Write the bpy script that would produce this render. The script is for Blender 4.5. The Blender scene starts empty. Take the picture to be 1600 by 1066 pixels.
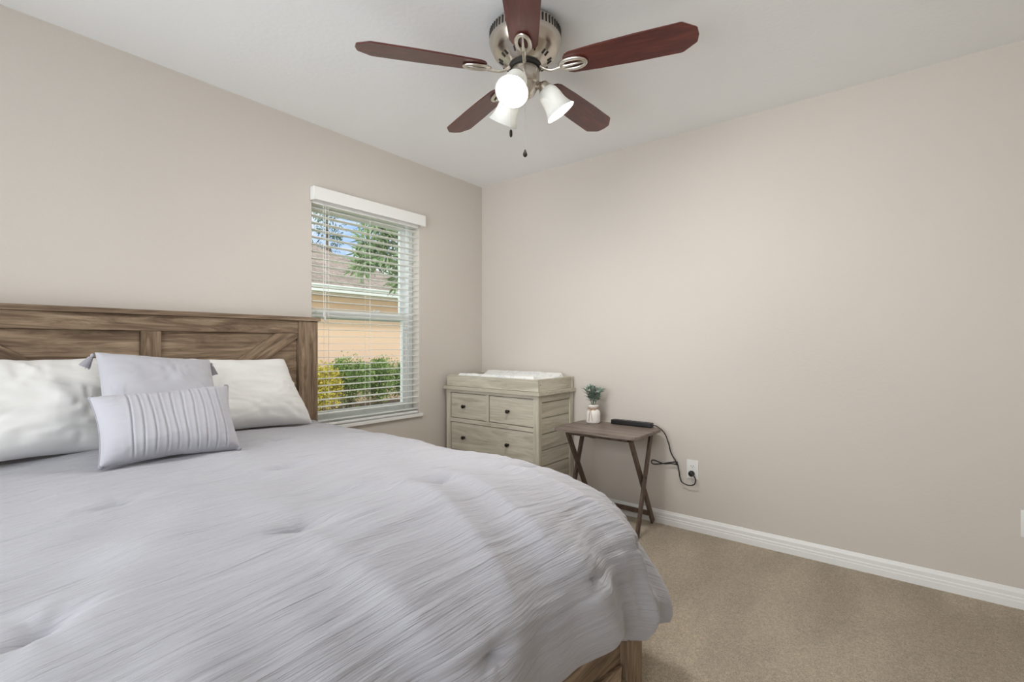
import bpy, bmesh, math, random
import numpy as np
from mathutils import Vector, Matrix
random.seed(7); np.random.seed(7)
PI = math.pi
sc = bpy.context.scene
COL = sc.collection

# ------------------------------------------------------------------ camera
cd = bpy.data.cameras.new('camera'); cam = bpy.data.objects.new('camera', cd); COL.objects.link(cam)
sc.camera = cam
cd.sensor_width = 36.0; cd.lens = 748.0 / 1600.0 * 36.0
cd.shift_y = 5.0 / 1600.0
cd.clip_start = 0.02
CAMX, CAMY, CAMZ = -2.971, -2.679, 1.135
cam.location = (CAMX, CAMY, CAMZ)
YAW = math.atan(594 / 748.0)                 # angle from the +X wall direction to the view axis
cam.rotation_euler = (PI / 2, 0, YAW - PI / 2)

# ------------------------------------------------------------------ exposure
sc.view_settings.view_transform = 'Standard'
sc.view_settings.look = 'None'
sc.view_settings.gamma = 1.0
sc.view_settings.use_curve_mapping = False
sc.view_settings.exposure = -0.4
sc.render.film_transparent = False
sc.cycles.max_bounces = 12
sc.cycles.diffuse_bounces = 8
sc.cycles.sample_clamp_indirect = 6.0
sc.cycles.caustics_reflective = False
sc.cycles.caustics_refractive = False

# ------------------------------------------------------------------ sky: blue with white cloud, fill glow added in the west
def build_world():
    w = bpy.data.worlds.new('sky'); sc.world = w; w.use_nodes = True
    n = w.node_tree.nodes; l = w.node_tree.links; n.clear()
    out = n.new('ShaderNodeOutputWorld'); bg = n.new('ShaderNodeBackground')
    tc = n.new('ShaderNodeTexCoord')
    mp = n.new('ShaderNodeMapping'); mp.inputs['Scale'].default_value = (1.0, 1.0, 2.2)
    nz = n.new('ShaderNodeTexNoise'); nz.inputs['Scale'].default_value = 2.6
    nz.inputs['Detail'].default_value = 6; nz.inputs['Roughness'].default_value = .55
    cr = n.new('ShaderNodeValToRGB')
    cr.color_ramp.elements[0].position = .31; cr.color_ramp.elements[0].color = (.33, .53, .90, 1)
    cr.color_ramp.elements[1].position = .45; cr.color_ramp.elements[1].color = (.95, .97, 1.0, 1)
    l.new(tc.outputs['Generated'], mp.inputs['Vector']); l.new(mp.outputs[0], nz.inputs['Vector'])
    l.new(nz.outputs['Fac'], cr.inputs['Fac'])
    # fill glow added around the western horizon (direction -X) to light the room
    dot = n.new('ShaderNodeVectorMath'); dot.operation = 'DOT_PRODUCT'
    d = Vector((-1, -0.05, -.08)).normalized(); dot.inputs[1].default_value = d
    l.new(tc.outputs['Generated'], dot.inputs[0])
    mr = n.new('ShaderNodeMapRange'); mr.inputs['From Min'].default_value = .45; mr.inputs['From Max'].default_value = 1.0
    mr.inputs['To Min'].default_value = 1.6; mr.inputs['To Max'].default_value = WEST_FILL
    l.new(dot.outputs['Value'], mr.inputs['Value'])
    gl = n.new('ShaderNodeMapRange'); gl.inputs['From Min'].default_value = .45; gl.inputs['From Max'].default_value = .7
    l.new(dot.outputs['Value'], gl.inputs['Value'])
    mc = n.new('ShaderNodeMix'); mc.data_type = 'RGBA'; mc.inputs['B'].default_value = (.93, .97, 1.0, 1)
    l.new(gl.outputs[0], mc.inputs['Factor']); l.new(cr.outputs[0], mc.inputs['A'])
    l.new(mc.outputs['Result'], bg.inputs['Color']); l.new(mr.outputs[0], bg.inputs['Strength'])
    l.new(bg.outputs[0], out.inputs['Surface'])
WEST_FILL = 8.6  # strength of the added western fill glow
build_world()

def area_portal(name, loc, rot, sx, sy):
    d = bpy.data.lights.new(name, 'AREA'); d.shape = 'RECTANGLE'; d.size = sx; d.size_y = sy
    d.cycles.is_portal = True
    o = bpy.data.objects.new(name, d); o.location = loc; o.rotation_euler = rot; COL.objects.link(o)
area_portal('added_window_portal', (-4.16, -1.75, 1.2), (0, -PI / 2, 0), 2.1, 2.4)  # guides the fill glow through the added west opening
area_portal('window_portal_north', (-1.088, .16, 1.33), (-PI / 2, 0, 0), .82, 1.4)

sd = bpy.data.lights.new('sun', 'SUN'); sd.energy = 2.2; sd.angle = math.radians(3); sd.color = (1, .95, .88)
sun = bpy.data.objects.new('sun', sd); COL.objects.link(sun)
sun.rotation_euler = Vector((-.35, .62, -.75)).to_track_quat('-Z', 'Y').to_euler()
BULB = 1000.0

# ------------------------------------------------------------------ materials
def mat(name, color=(.5, .5, .5), rough=.6, metal=0.0, spec=.5, **kw):
    m = bpy.data.materials.new(name); m.use_nodes = True
    b = m.node_tree.nodes['Principled BSDF']
    b.inputs['Base Color'].default_value = (*color, 1); b.inputs['Roughness'].default_value = rough
    b.inputs['Metallic'].default_value = metal; b.inputs['Specular IOR Level'].default_value = spec
    for k, v in kw.items():
        b.inputs[k.replace('_', ' ')].default_value = v
    return m
def nodes(m): return m.node_tree.nodes, m.node_tree.links, m.node_tree.nodes['Principled BSDF']
def tex_noise(m, scale, detail=4, rough=.5, mscale=(1, 1, 1), rot=(0, 0, 0), coord='Object'):
    n, l, b = nodes(m)
    tc = n.new('ShaderNodeTexCoord'); mp = n.new('ShaderNodeMapping'); mp.inputs['Scale'].default_value = mscale
    mp.inputs['Rotation'].default_value = rot
    t = n.new('ShaderNodeTexNoise'); t.inputs['Scale'].default_value = scale; t.inputs['Detail'].default_value = detail
    t.inputs['Roughness'].default_value = rough
    l.new(tc.outputs[coord], mp.inputs['Vector']); l.new(mp.outputs[0], t.inputs['Vector'])
    return t
def ramp(m, fac, stops):
    n, l, b = nodes(m); r = n.new('ShaderNodeValToRGB'); cr = r.color_ramp
    while len(cr.elements) < len(stops): cr.elements.new(.5)
    for e, (p, c) in zip(cr.elements, stops): e.position = p; e.color = (*c, 1)
    l.new(fac, r.inputs['Fac']); return r.outputs['Color']
def mix(m, fac, a, bb, mode='MIX'):
    n, l, b = nodes(m); x = n.new('ShaderNodeMix'); x.data_type = 'RGBA'; x.blend_type = mode
    if hasattr(fac, 'links'): l.new(fac, x.inputs['Factor'])
    else: x.inputs['Factor'].default_value = fac
    for s, v in ((x.inputs['A'], a), (x.inputs['B'], bb)):
        if hasattr(v, 'links'): l.new(v, s)
        else: s.default_value = (*v, 1)
    return x.outputs['Result']
def bump(m, height, strength=.3, dist=.01, prev=None):
    n, l, b = nodes(m); bp = n.new('ShaderNodeBump'); bp.inputs['Strength'].default_value = strength
    bp.inputs['Distance'].default_value = dist; l.new(height, bp.inputs['Height'])
    if prev is not None: l.new(prev, bp.inputs['Normal'])
    l.new(bp.outputs[0], b.inputs['Normal']); return bp.outputs[0]
def base(m, s):
    n, l, b = nodes(m); l.new(s, b.inputs['Base Color'])

def paint(name, col, tex=120, st=.12):
    m = mat(name, col, .75, spec=.3)
    t = tex_noise(m, tex, 3); t2 = tex_noise(m, 1.3, 2)
    base(m, ramp(m, t2.outputs[0], [(.3, tuple(c * .985 for c in col)), (.7, tuple(min(1, c * 1.01) for c in col))]))
    bump(m, t.outputs[0], st, .004); return m
M_wall = paint('beige_wall_paint', (.63, .585, .535), 90, .15)
M_ceil = paint('white_ceiling_paint', (.875, .885, .885), 45, .25)
M_trim = mat('white_trim_paint', (.83, .83, .82), .35)

def wood(name, axis, cols, scale=1.0, rough=.55, fine=.5, bmp=.25, knots=True):
    """grain runs along axis (0,1,2)"""
    m = mat(name, cols[0], rough, spec=.35)
    s = [22.0, 22.0, 22.0]; s[axis] = 2.0
    s = [v * scale for v in s]
    big = tex_noise(m, 1.0, 5, .6, tuple(s)); big.inputs['Distortion'].default_value = 1.6; big.inputs['Roughness'].default_value = .68
    f = [110.0, 110.0, 110.0]; f[axis] = 3.0
    fin = tex_noise(m, 1.0, 3, .6, tuple(v * scale for v in f))
    c = ramp(m, big.outputs[0], [(.28, cols[0]), (.45, cols[1]), (.58, cols[2]), (.72, cols[3])])
    dark = ramp(m, fin.outputs[0], [(.32, (.45, .42, .40)), (.58, (1, 1, 1))])
    c = mix(m, fine, c, dark, 'MULTIPLY')
    base(m, c); bump(m, fin.outputs[0], bmp, .002); return m
BEDC = [(.075, .046, .028), (.195, .132, .085), (.31, .225, .150), (.42, .315, .22)]
M_bed = [wood('weathered_oak_%s' % 'xyz'[a], a, BEDC) for a in range(3)]
DRC = [(.38, .345, .27), (.52, .48, .39), (.60, .56, .47), (.67, .63, .54)]
M_dr = [wood('greywashed_wood_%s' % 'xyz'[a], a, DRC, .8, .5, .22, .15) for a in range(3)]
TBC = [(.115, .088, .072), (.185, .146, .122), (.245, .20, .172), (.29, .245, .215)]
M_tabtop = wood('grey_brown_laminate', 1, TBC, .8, .45, .3, .1)
LGC = [(.07, .045, .033), (.105, .071, .053), (.135, .094, .071), (.165, .118, .09)]
M_leg = wood('dark_brown_stained_wood', 2, LGC, 1, .5, .3, .1)
MHC = [(.055, .010, .008), (.095, .018, .014), (.135, .028, .02), (.17, .04, .028)]
M_blade = wood('mahogany_blade', 0, MHC, 1.2, .38, .35, .05)
for _k, _v in (('Coat Weight', .45), ('Coat Roughness', .33), ('Coat IOR', 1.7)): M_blade.node_tree.nodes['Principled BSDF'].inputs[_k].default_value = _v

def brushed(name, col, rough):
    m = mat(name, col, rough, 1.0); t = tex_noise(m, 1.0, 2, .5, (8, 8, 400)); bump(m, t.outputs[0], .05, .001); return m
M_nickel = brushed('brushed_nickel', (.58, .53, .47), .26)
M_nickel_lt = brushed('satin_nickel_pale', (.74, .70, .63), .3)
M_slot = mat('dark_vent_slot', (.02, .018, .016), .6)
M_black = mat('black_plastic', (.012, .012, .013), .35)
M_cord = mat('black_cord', (.02, .019, .018), .5)
M_knob = mat('oil_rubbed_bronze', (.022, .016, .013), .38, .6)
M_white_pl = mat('white_plastic', (.82, .82, .80), .35)
M_vinyl = mat('white_vinyl', (.80, .83, .83), .35)
M_slat = mat('white_fauxwood_slat', (.86, .86, .84), .4)
nn, ll, bb = nodes(M_slat)
M_chain = mat('pull_chain_metal', (.75, .74, .72), .3, .8)

def glassmat():
    m = bpy.data.materials.new('window_glass'); m.use_nodes = True
    n = m.node_tree.nodes; l = m.node_tree.links; n.clear()
    o = n.new('ShaderNodeOutputMaterial'); t = n.new('ShaderNodeBsdfTransparent'); g = n.new('ShaderNodeBsdfGlossy')
    g.inputs['Roughness'].default_value = .02
    mx = n.new('ShaderNodeMixShader'); fr = n.new('ShaderNodeFresnel'); fr.inputs['IOR'].default_value = 1.45
    t.inputs['Color'].default_value = (.96, .98, .97, 1)
    ml = n.new('ShaderNodeMath'); ml.operation = 'MULTIPLY'; ml.inputs[1].default_value = .5
    l.new(fr.outputs[0], ml.inputs[0]); l.new(ml.outputs[0], mx.inputs[0])
    l.new(t.outputs[0], mx.inputs[1]); l.new(g.outputs[0], mx.inputs[2]); l.new(mx.outputs[0], o.inputs['Surface'])
    return m
M_glass = glassmat()

def shademat():
    m = bpy.data.materials.new('frosted_white_glass'); m.use_nodes = True
    n = m.node_tree.nodes; l = m.node_tree.links; n.clear()
    o = n.new('ShaderNodeOutputMaterial'); t = n.new('ShaderNodeBsdfTranslucent'); d = n.new('ShaderNodeBsdfDiffuse')
    g = n.new('ShaderNodeBsdfGlossy'); g.inputs['Roughness'].default_value = .15
    t.inputs['Color'].default_value = (.92, .92, .90, 1); d.inputs['Color'].default_value = (.85, .85, .82, 1)
    a = n.new('ShaderNodeMixShader'); a.inputs[0].default_value = .90
    b = n.new('ShaderNodeMixShader'); b.inputs[0].default_value = .05
    l.new(t.outputs[0], a.inputs[1]); l.new(d.outputs[0], a.inputs[2])
    l.new(a.outputs[0], b.inputs[1]); l.new(g.outputs[0], b.inputs[2]); l.new(b.outputs[0], o.inputs['Surface'])
    return m
M_shade = shademat()
M_bulb = mat('lit_bulb', (1, 1, 1), .4); M_bulb.node_tree.nodes['Principled BSDF'].inputs['Emission Color'].default_value = (1, .975, .935, 1)
M_bulb.node_tree.nodes['Principled BSDF'].inputs['Emission Strength'].default_value = BULB

def carpetmat():
    m = mat('beige_carpet', (.38, .31, .235), .95, spec=.1)
    a = tex_noise(m, 230, 3, .7); b2 = tex_noise(m, 60, 3, .6); c2 = tex_noise(m, 1.6, 3, .55, (1.0, 2.6, 1), (0, 0, .5))
    col = ramp(m, a.outputs[0], [(.3, (.33, .255, .175)), (.5, (.57, .48, .365)), (.72, (.76, .67, .53))])
    col = mix(m, .45, col, ramp(m, b2.outputs[0], [(.35, (.72, .70, .66)), (.65, (1.08, 1.07, 1.05))]), 'MULTIPLY')
    # vacuum marks: pile brushed one way or the other
    col = mix(m, .8, col, ramp(m, c2.outputs[0], [(.38, (.86, .85, .84)), (.5, (.97, .97, .97)), (.62, (1.14, 1.13, 1.12))]), 'MULTIPLY')
    base(m, col); bump(m, a.outputs[0], .9, .012)
    nodes(m)[2].inputs['Sheen Weight'].default_value = .25
    return m
M_carpet = carpetmat()

def fabric(name, col, weave=900, wr=.25, sheen=.2):
    m = mat(name, col, .85, spec=.2, Sheen_Weight=sheen, Sheen_Roughness=.5)
    a = tex_noise(m, weave, 2); b2 = tex_noise(m, 9, 3, .55)
    p = bump(m, a.outputs[0], .12, .001); bump(m, b2.outputs[0], wr, .012, p)
    return m
M_white_fab = fabric('white_cotton', (.75, .745, .73))
M_lav = fabric('lavender_grey_cotton', (.43, .425, .46), wr=.12)
M_pipe = mat('lavender_grey_piping', (.30, .29, .325), .8)
M_thread = mat('grey_tassel_thread', (.36, .35, .38), .8)

def duvetmat():
    m = mat('crinkled_lavender_grey_fabric', (.43, .428, .465), .8, spec=.25, Sheen_Weight=.25, Sheen_Roughness=.45)
    uv = 'UV'
    a = tex_noise(m, 1.0, 4, .62, (5.5, 115, 1), (0, 0, 0), uv); a.inputs['Distortion'].default_value = .45
    b2 = tex_noise(m, 1.0, 3, .6, (5.0, 190, 1), (0, 0, 0), uv)
    c2 = tex_noise(m, 1.0, 2, .5, (900, 900, 1), (0, 0, 0), uv)
    p = bump(m, a.outputs[0], .85, .0075); p = bump(m, b2.outputs[0], .45, .003, p); bump(m, c2.outputs[0], .08, .001, p)
    return m
M_duvet = duvetmat()

# ------------------------------------------------------------------ mesh helpers
ORG = {}
def BM(): return bmesh.new()
def box(bm, x0, x1, y0, y1, z0, z1, bev=0.0, seg=2, M=None):
    r = bmesh.ops.create_cube(bm, size=1.0)
    vs = r['verts']
    for v in vs:
        v.co = Vector((x0 + (v.co.x + .5) * (x1 - x0), y0 + (v.co.y + .5) * (y1 - y0), z0 + (v.co.z + .5) * (z1 - z0)))
    es = list({e for v in vs for e in v.link_edges})
    if bev > 0:
        rr = bmesh.ops.bevel(bm, geom=es, offset=bev, segments=seg, affect='EDGES', profile=.6)
        vs = list({v for f in rr['faces'] for v in f.verts} | {v for v in vs if v.is_valid})
    if M is not None:
        for v in vs: v.co = M @ v.co
    return vs
def obox(bm, c, size, rot, bev=0.0):
    """box centred on c with rotation matrix rot (3x3)"""
    M = Matrix.Translation(c) @ rot.to_4x4()
    sx, sy, sz = (s / 2 for s in size)
    return box(bm, -sx, sx, -sy, sy, -sz, sz, bev, 2, M)
def bar(bm, p, q, w, t, up=(0, 1, 0), bev=.002):
    """rectangular bar from p to q; width w along 'up x dir', thickness t along up"""
    p, q = Vector(p), Vector(q); d = (q - p); L = d.length; d.normalize()
    u = Vector(up); u = (u - d * u.dot(d)).normalized(); s = d.cross(u)
    R = Matrix((s, u, d)).transposed()
    return obox(bm, (p + q) / 2, (w, t, L), R, bev)
def lathe(bm, prof, M=None, seg=32, cap=False):
    rings = []
    for r, z in prof:
        ring = []
        for i in range(seg):
            a = 2 * PI * i / seg
            v = Vector((r * math.cos(a), r * math.sin(a), z))
            ring.append(bm.verts.new(M @ v if M is not None else v))
        rings.append(ring)
    for a, b in zip(rings, rings[1:]):
        for i in range(seg):
            j = (i + 1) % seg
            bm.faces.new((a[i], a[j], b[j], b[i]))
    if cap:
        bm.faces.new(list(reversed(rings[0]))); bm.faces.new(rings[-1])
    return rings
def smooth_path(pts, n=8, closed=False):
    P = [Vector(p) for p in pts]; out = []
    N = len(P)
    rng = range(N if closed else N - 1)
    for i in rng:
        g = (lambda k: P[k % N]) if closed else (lambda k: P[max(0, min(N - 1, k))])
        a, b, c, d = g(i - 1), g(i), g(i + 1), g(i + 2)
        for k in range(n):
            t = k / n
            out.append(.5 * ((2 * b) + (c - a) * t + (2 * a - 5 * b + 4 * c - d) * t * t + (3 * b - a - 3 * c + d) * t ** 3))
    if not closed: out.append(P[-1])
    return out
def tube(bm, pts, r, seg=8, closed=False, cap=True, flat=1.0):
    P = [Vector(p) for p in pts]; rings = []; n = len(P)
    prev = None
    for i, p in enumerate(P):
        if closed: t = P[(i + 1) % n] - P[i - 1]
        else: t = P[min(i + 1, n - 1)] - P[max(i - 1, 0)]
        if t.length < 1e-9: t = Vector((0, 0, 1))
        t.normalize()
        if prev is None:
            ref = Vector((0, 0, 1)) if abs(t.z) < .9 else Vector((1, 0, 0)); u = t.cross(ref).normalized()
        else:
            u = (prev - t * prev.dot(t)).normalized()
        prev = u; w = t.cross(u)
        rr = r[i] if isinstance(r, (list, tuple)) else r
        rings.append([bm.verts.new(p + (u * math.cos(2 * PI * k / seg) + w * math.sin(2 * PI * k / seg) * flat) * rr) for k in range(seg)])
    m = n if closed else n - 1
    for i in range(m):
        a, b = rings[i], rings[(i + 1) % n]
        for k in range(seg):
            j = (k + 1) % seg; bm.faces.new((a[k], a[j], b[j], b[k]))
    if cap and not closed:
        bm.faces.new(list(reversed(rings[0]))); bm.faces.new(rings[-1])
def prism(bm, outline, z0, z1, bev=0.0, M=None):
    a = [bm.verts.new((x, y, z0)) for x, y in outline]; b = [bm.verts.new((x, y, z1)) for x, y in outline]
    fs = [bm.faces.new(list(reversed(a))), bm.faces.new(b)]
    n = len(a)
    for i in range(n):
        j = (i + 1) % n; bm.faces.new((a[i], a[j], b[j], b[i]))
    vs = a + b
    if bev > 0:
        es = list({e for f in fs for e in f.edges})
        rr = bmesh.ops.bevel(bm, geom=es, offset=bev, segments=2, affect='EDGES')
        vs = list({v for f in rr['faces'] for v in f.verts} | {v for v in vs if v.is_valid})
    if M is not None:
        for v in vs: v.co = M @ v.co

def obj(name, bm, m, parent=None, smooth=False, kind=None, loc=None, label=None, angle=None):
    """finish a bmesh (written in world coordinates) as one object; children take their thing's origin"""
    bmesh.ops.recalc_face_normals(bm, faces=bm.faces[:])
    if parent is not None: o0 = ORG[parent.name]
    elif loc is not None: o0 = Vector(loc)
    else:
        xs = [v.co for v in bm.verts]
        o0 = Vector((sum(v.x for v in xs) / len(xs), sum(v.y for v in xs) / len(xs), min(v.z for v in xs)))
    for v in bm.verts: v.co -= o0
    me = bpy.data.meshes.new(name); bm.to_mesh(me); bm.free()
    if smooth: me.shade_smooth()
    if angle: 
        me.shade_smooth(); me.set_sharp_from_angle(angle=math.radians(angle))
    me.materials.append(m)
    o = bpy.data.objects.new(name, me); COL.objects.link(o)
    if parent is not None: o.parent = parent
    else: o.location = o0
    ORG[o.name] = o0
    if kind: o['kind'] = kind
    if label: o['label'] = label
    return o
def thing(name, label, cat, loc, group=None):
    o = bpy.data.objects.new(name, None); COL.objects.link(o); o.location = loc; o.empty_display_size = .1
    o['label'] = label; o['category'] = cat
    if group: o['group'] = group
    ORG[o.name] = Vector(loc); return o
def tag(o, label, cat, group=None):
    o['label'] = label; o['category'] = cat
    if group: o['group'] = group
    return o
def nobj(name, verts, faces, m, parent=None, smooth=True, loc=None, uv=None):
    """object from numpy arrays, world coordinates"""
    o0 = ORG[parent.name] if parent is not None else Vector(loc if loc is not None else (0, 0, 0))
    verts = np.asarray(verts, dtype=float) - np.array(o0)
    me = bpy.data.meshes.new(name); me.from_pydata(verts.tolist(), [], [tuple(f) for f in faces])
    if uv is not None:
        lay = me.uv_layers.new(name='UVMap'); idx = np.empty(len(me.loops), dtype=np.int32); me.loops.foreach_get('vertex_index', idx)
        lay.data.foreach_set('uv', np.asarray(uv)[idx].ravel())
    me.validate(); me.update()
    if smooth: me.shade_smooth()
    me.materials.append(m)
    o = bpy.data.objects.new(name, me); COL.objects.link(o)
    if parent is not None: o.parent = parent
    else: o.location = o0
    ORG[o.name] = o0
    return o
def grid_faces(nu, nv, off=0, flip=False):
    i, j = np.meshgrid(np.arange(nu - 1), np.arange(nv - 1), indexing='ij')
    a = (i * nv + j).ravel() + off; b = a + nv; c = b + 1; d = a + 1
    return np.stack([a, d, c, b] if flip else [a, b, c, d], 1)

# value noise for cloth
def vnoise(x, y, seed=0):
    def h(i, j):
        n = (i.astype(np.int64) * 374761393 + j.astype(np.int64) * 668265263 + seed * 144269) & 0x7fffffff
        n = ((n ^ (n >> 13)) * 1274126177) & 0x7fffffff
        return ((n ^ (n >> 16)) & 0xffff) / 65535.0
    xi, yi = np.floor(x), np.floor(y); fx, fy = x - xi, y - yi
    fx = fx * fx * (3 - 2 * fx); fy = fy * fy * (3 - 2 * fy)
    return (h(xi, yi) * (1 - fx) * (1 - fy) + h(xi + 1, yi) * fx * (1 - fy) + h(xi, yi + 1) * (1 - fx) * fy + h(xi + 1, yi + 1) * fx * fy) * 2 - 1

# ================================================================== THE ROOM
XW, YW, H = -4.0, -3.7, 2.44          # west wall, rear wall, ceiling height
WX0, WX1, WZ0, WZ1 = -1.497, -.677, .636, 2.03
def struct(name, bm, m): return obj(name, bm, m, kind='structure')
bm = BM(); box(bm, XW - .15, 0.15, YW - .15, .17, -.12, 0); struct('floor', bm, M_carpet)
bm = BM(); box(bm, XW - .15, 0.15, YW - .15, .17, H, H + .12); struct('ceiling', bm, M_ceil)
bm = BM()   # window wall
box(bm, XW - .15, WX0, 0, .17, 0, H); box(bm, WX1, 0, 0, .17, 0, H)
box(bm, WX0, WX1, 0, .17, 0, WZ0); box(bm, WX0, WX1, 0, .17, WZ1, H)
struct('wall_left', bm, M_wall)
bm = BM(); box(bm, 0, .15, YW - .15, .17, 0, H); struct('wall_right', bm, M_wall)
bm = BM(); box(bm, XW, 0, YW - .15, YW, 0, H); struct('wall_rear', bm, M_wall)
bm = BM()   # unseen west wall, with a wide opening added to let light in
box(bm, XW - .15, XW, YW, -3.0, 0, H); box(bm, XW - .15, XW, -.5, 0, 0, H)
box(bm, XW - .15, XW, -3.0, -.5, 0, .12); box(bm, XW - .15, XW, -3.0, -.5, 2.28, H)
struct('wall_west', bm, M_wall)
bm = BM()
for y0, y1 in ((-3.0, -2.95), (-1.775, -1.725), (-.55, -.5)): box(bm, XW - .10, XW - .05, y0, y1, .12, 2.28)
box(bm, XW - .10, XW - .05, -3.0, -.5, .12, .17); box(bm, XW - .10, XW - .05, -3.0, -.5, 2.23, 2.28)
struct('added_window', bm, M_vinyl)  # frame of the added, unseen window that admits the fill glow

def baseboard(name, p, q, nrm):
    """moulded profile run from p to q, nrm points into the room"""
    prof = [(0, 0), (.014, 0), (.014, .030), (.0125, .033), (.0125, .044), (.010, .048), (.010, .066), (.006, .074), (.003, .082), (0, .084)]
    bm = BM(); p, q, nrm = Vector(p), Vector(q), Vector(nrm); rr = []
    for e in (p, q): rr.append([bm.verts.new(e + nrm * a + Vector((0, 0, b))) for a, b in prof])
    n = len(prof)
    for i in range(n):
        j = (i + 1) % n; bm.faces.new((rr[0][i], rr[0][j], rr[1][j], rr[1][i]))
    bm.faces.new(rr[0]); bm.faces.new(rr[1])
    return struct(name, bm, M_trim)
baseboard('baseboard_right', (0, 0, 0), (0, YW, 0), (-1, 0, 0))
baseboard('baseboard_left', (XW, 0, 0), (-.014, 0, 0), (0, -1, 0))

# ------------------------------------------------------------------ window_1
win = bpy.data.objects.new('window_1', None); COL.objects.link(win); win.location = (-1.087, .12, WZ0); win['kind'] = 'structure'
ORG['window_1'] = Vector(win.location)
def frame_rect(bm, x0, x1, z0, z1, w, y0, y1, bev=.003, wt=None, wb=None):
    wt = wt or w; wb = wb or w
    box(bm, x0, x0 + w, y0, y1, z0, z1, bev); box(bm, x1 - w, x1, y0, y1, z0, z1, bev)
    box(bm, x0 + w, x1 - w, y0, y1, z1 - wt, z1, bev); box(bm, x0 + w, x1 - w, y0, y1, z0, z0 + wb, bev)
bm = BM(); frame_rect(bm, WX0, WX1, WZ0 + .004, WZ1, .035, .075, .165); obj('window_frame', bm, M_vinyl, win)
bm = BM(); frame_rect(bm, WX0 + .03, WX1 - .03, 1.295, WZ1 - .03, .042, .125, .15, wb=.03); us = obj('upper_sash', bm, M_vinyl, win)
bm = BM(); box(bm, WX0 + .07, WX1 - .07, .136, .139, 1.32, WZ1 - .07); obj('pane', bm, M_glass, us)
bm = BM(); frame_rect(bm, WX0 + .03, WX1 - .03, WZ0 + .03, 1.348, .045, .09, .12, wt=.045, wb=.05); ls = obj('lower_sash', bm, M_vinyl, win)
bm = BM(); box(bm, WX0 + .07, WX1 - .07, .103, .106, WZ0 + .075, 1.31); obj('pane', bm, M_glass, ls)
bm = BM(); box(bm, WX0 - .0, WX1 + .0, -.022, .074, WZ0 - .02, WZ0 + .003, .004); box(bm, WX0 - .02, WX1 + .02, -.024, -.001, WZ0 - .02, WZ0 + .003, .004)
obj('window_sill', bm, M_white_pl, win)
bm = BM(); box(bm, -1.03, -.97, .078, .092, 1.348, 1.36, .003); box(bm, -1.0, -.955, .080, .090, 1.358, 1.368, .002); obj('sash_lock', bm, M_white_pl, win)

# ------------------------------------------------------------------ blind
bl = thing('window_blind', 'white two inch slat blind open over the bedroom window', 'blind', (-1.087, .02, WZ0 + .01))
bm = BM()
zz = WZ0 + .035; ns = 0
while zz < 1.96:
    xs = [0, .0125, .025, .0375, .05]; hs = [0, .0006, .0009, .0006, 0]
    a = []; b = []
    for s, hh in zip(xs, hs):
        for lst, dz in ((a, .0014), (b, -.0014)):
            lst.append([bm.verts.new((X, .006 + s, zz + hh + dz + (s - .025) * .0)) for X in (WX0 + .006, WX1 - .006)])
    for k in range(4):
        bm.faces.new((a[k][0], a[k + 1][0], a[k + 1][1], a[k][1])); bm.faces.new((b[k][0], b[k][1], b[k + 1][1], b[k + 1][0]))
    for k in (0, 4): bm.faces.new((a[k][0], a[k][1], b[k][1], b[k][0]))
    for e in (0, 1): bm.faces.new([a[k][e] for k in range(5)] + [b[k][e] for k in range(4, -1, -1)])
    zz += .0425; ns += 1
obj('slats', bm, M_slat, bl)
bm = BM(); box(bm, WX0 + .006, WX1 - .006, .006, .056, WZ0 + .006, WZ0 + .020, .003); obj('bottom_rail', bm, M_slat, bl)
bm = BM(); box(bm, WX0 + .004, WX1 - .004, .004, .060, 1.972, WZ1 - .002, .002); obj('headrail', bm, M_slat, bl)
bm = BM()   # valance with returned ends and a moulded face
prof = [(-.045, 1.984), (-.045, 2.058), (-.040, 2.062), (-.030, 2.062), (-.026, 2.056), (-.026, 1.984)]
a = [[bm.verts.new((X, y, z)) for y, z in prof] for X in (WX0 - .006, WX1 + .022)]
for i in range(6):
    j = (i + 1) % 6; bm.faces.new((a[0][i], a[0][j], a[1][j], a[1][i]))
bm.faces.new(a[0]); bm.faces.new(a[1])
box(bm, WX0 - .010, WX0 + .006, -.042, -.001, 1.982, 2.060, .004); box(bm, WX1 + .012, WX1 + .026, -.044, -.001, 1.982, 2.060, .006)
box(bm, WX0 - .0, WX1 + .012, -.043, -.038, 1.984, 1.992, .002)
obj('valance', bm, M_slat, bl)
bm = BM()
for x in (-1.385, -1.09, -.79):
    for y in (.004, .058): tube(bm, [(x, y, WZ0 + .012), (x, y, 1.98)], .0009, 5)
    tube(bm, [(x + .018, .031, WZ0 + .012), (x + .018, .031, 1.98)], .0009, 5)
obj('ladder_cord', bm, M_white_pl, bl)
bm = BM()
tube(bm, [(-1.425, -.004, 1.99), (-1.424, -.006, 1.4), (-1.422, -.006, 1.33)], .0014, 5); tube(bm, [(-1.410, -.004, 1.99), (-1.411, -.006, 1.4), (-1.414, -.006, 1.31)], .0014, 5)
lathe(bm, [(.001, 1.33), (.005, 1.325), (.006, 1.30), (.004, 1.295), (0.0005, 1.294)], Matrix.Translation((-1.422, -.006, 0)), 10)
lathe(bm, [(.001, 1.31), (.005, 1.305), (.006, 1.28), (.004, 1.275), (0.0005, 1.274)], Matrix.Translation((-1.414, -.006, 0)), 10)
obj('pull_cord', bm, M_white_pl, bl)

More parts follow.
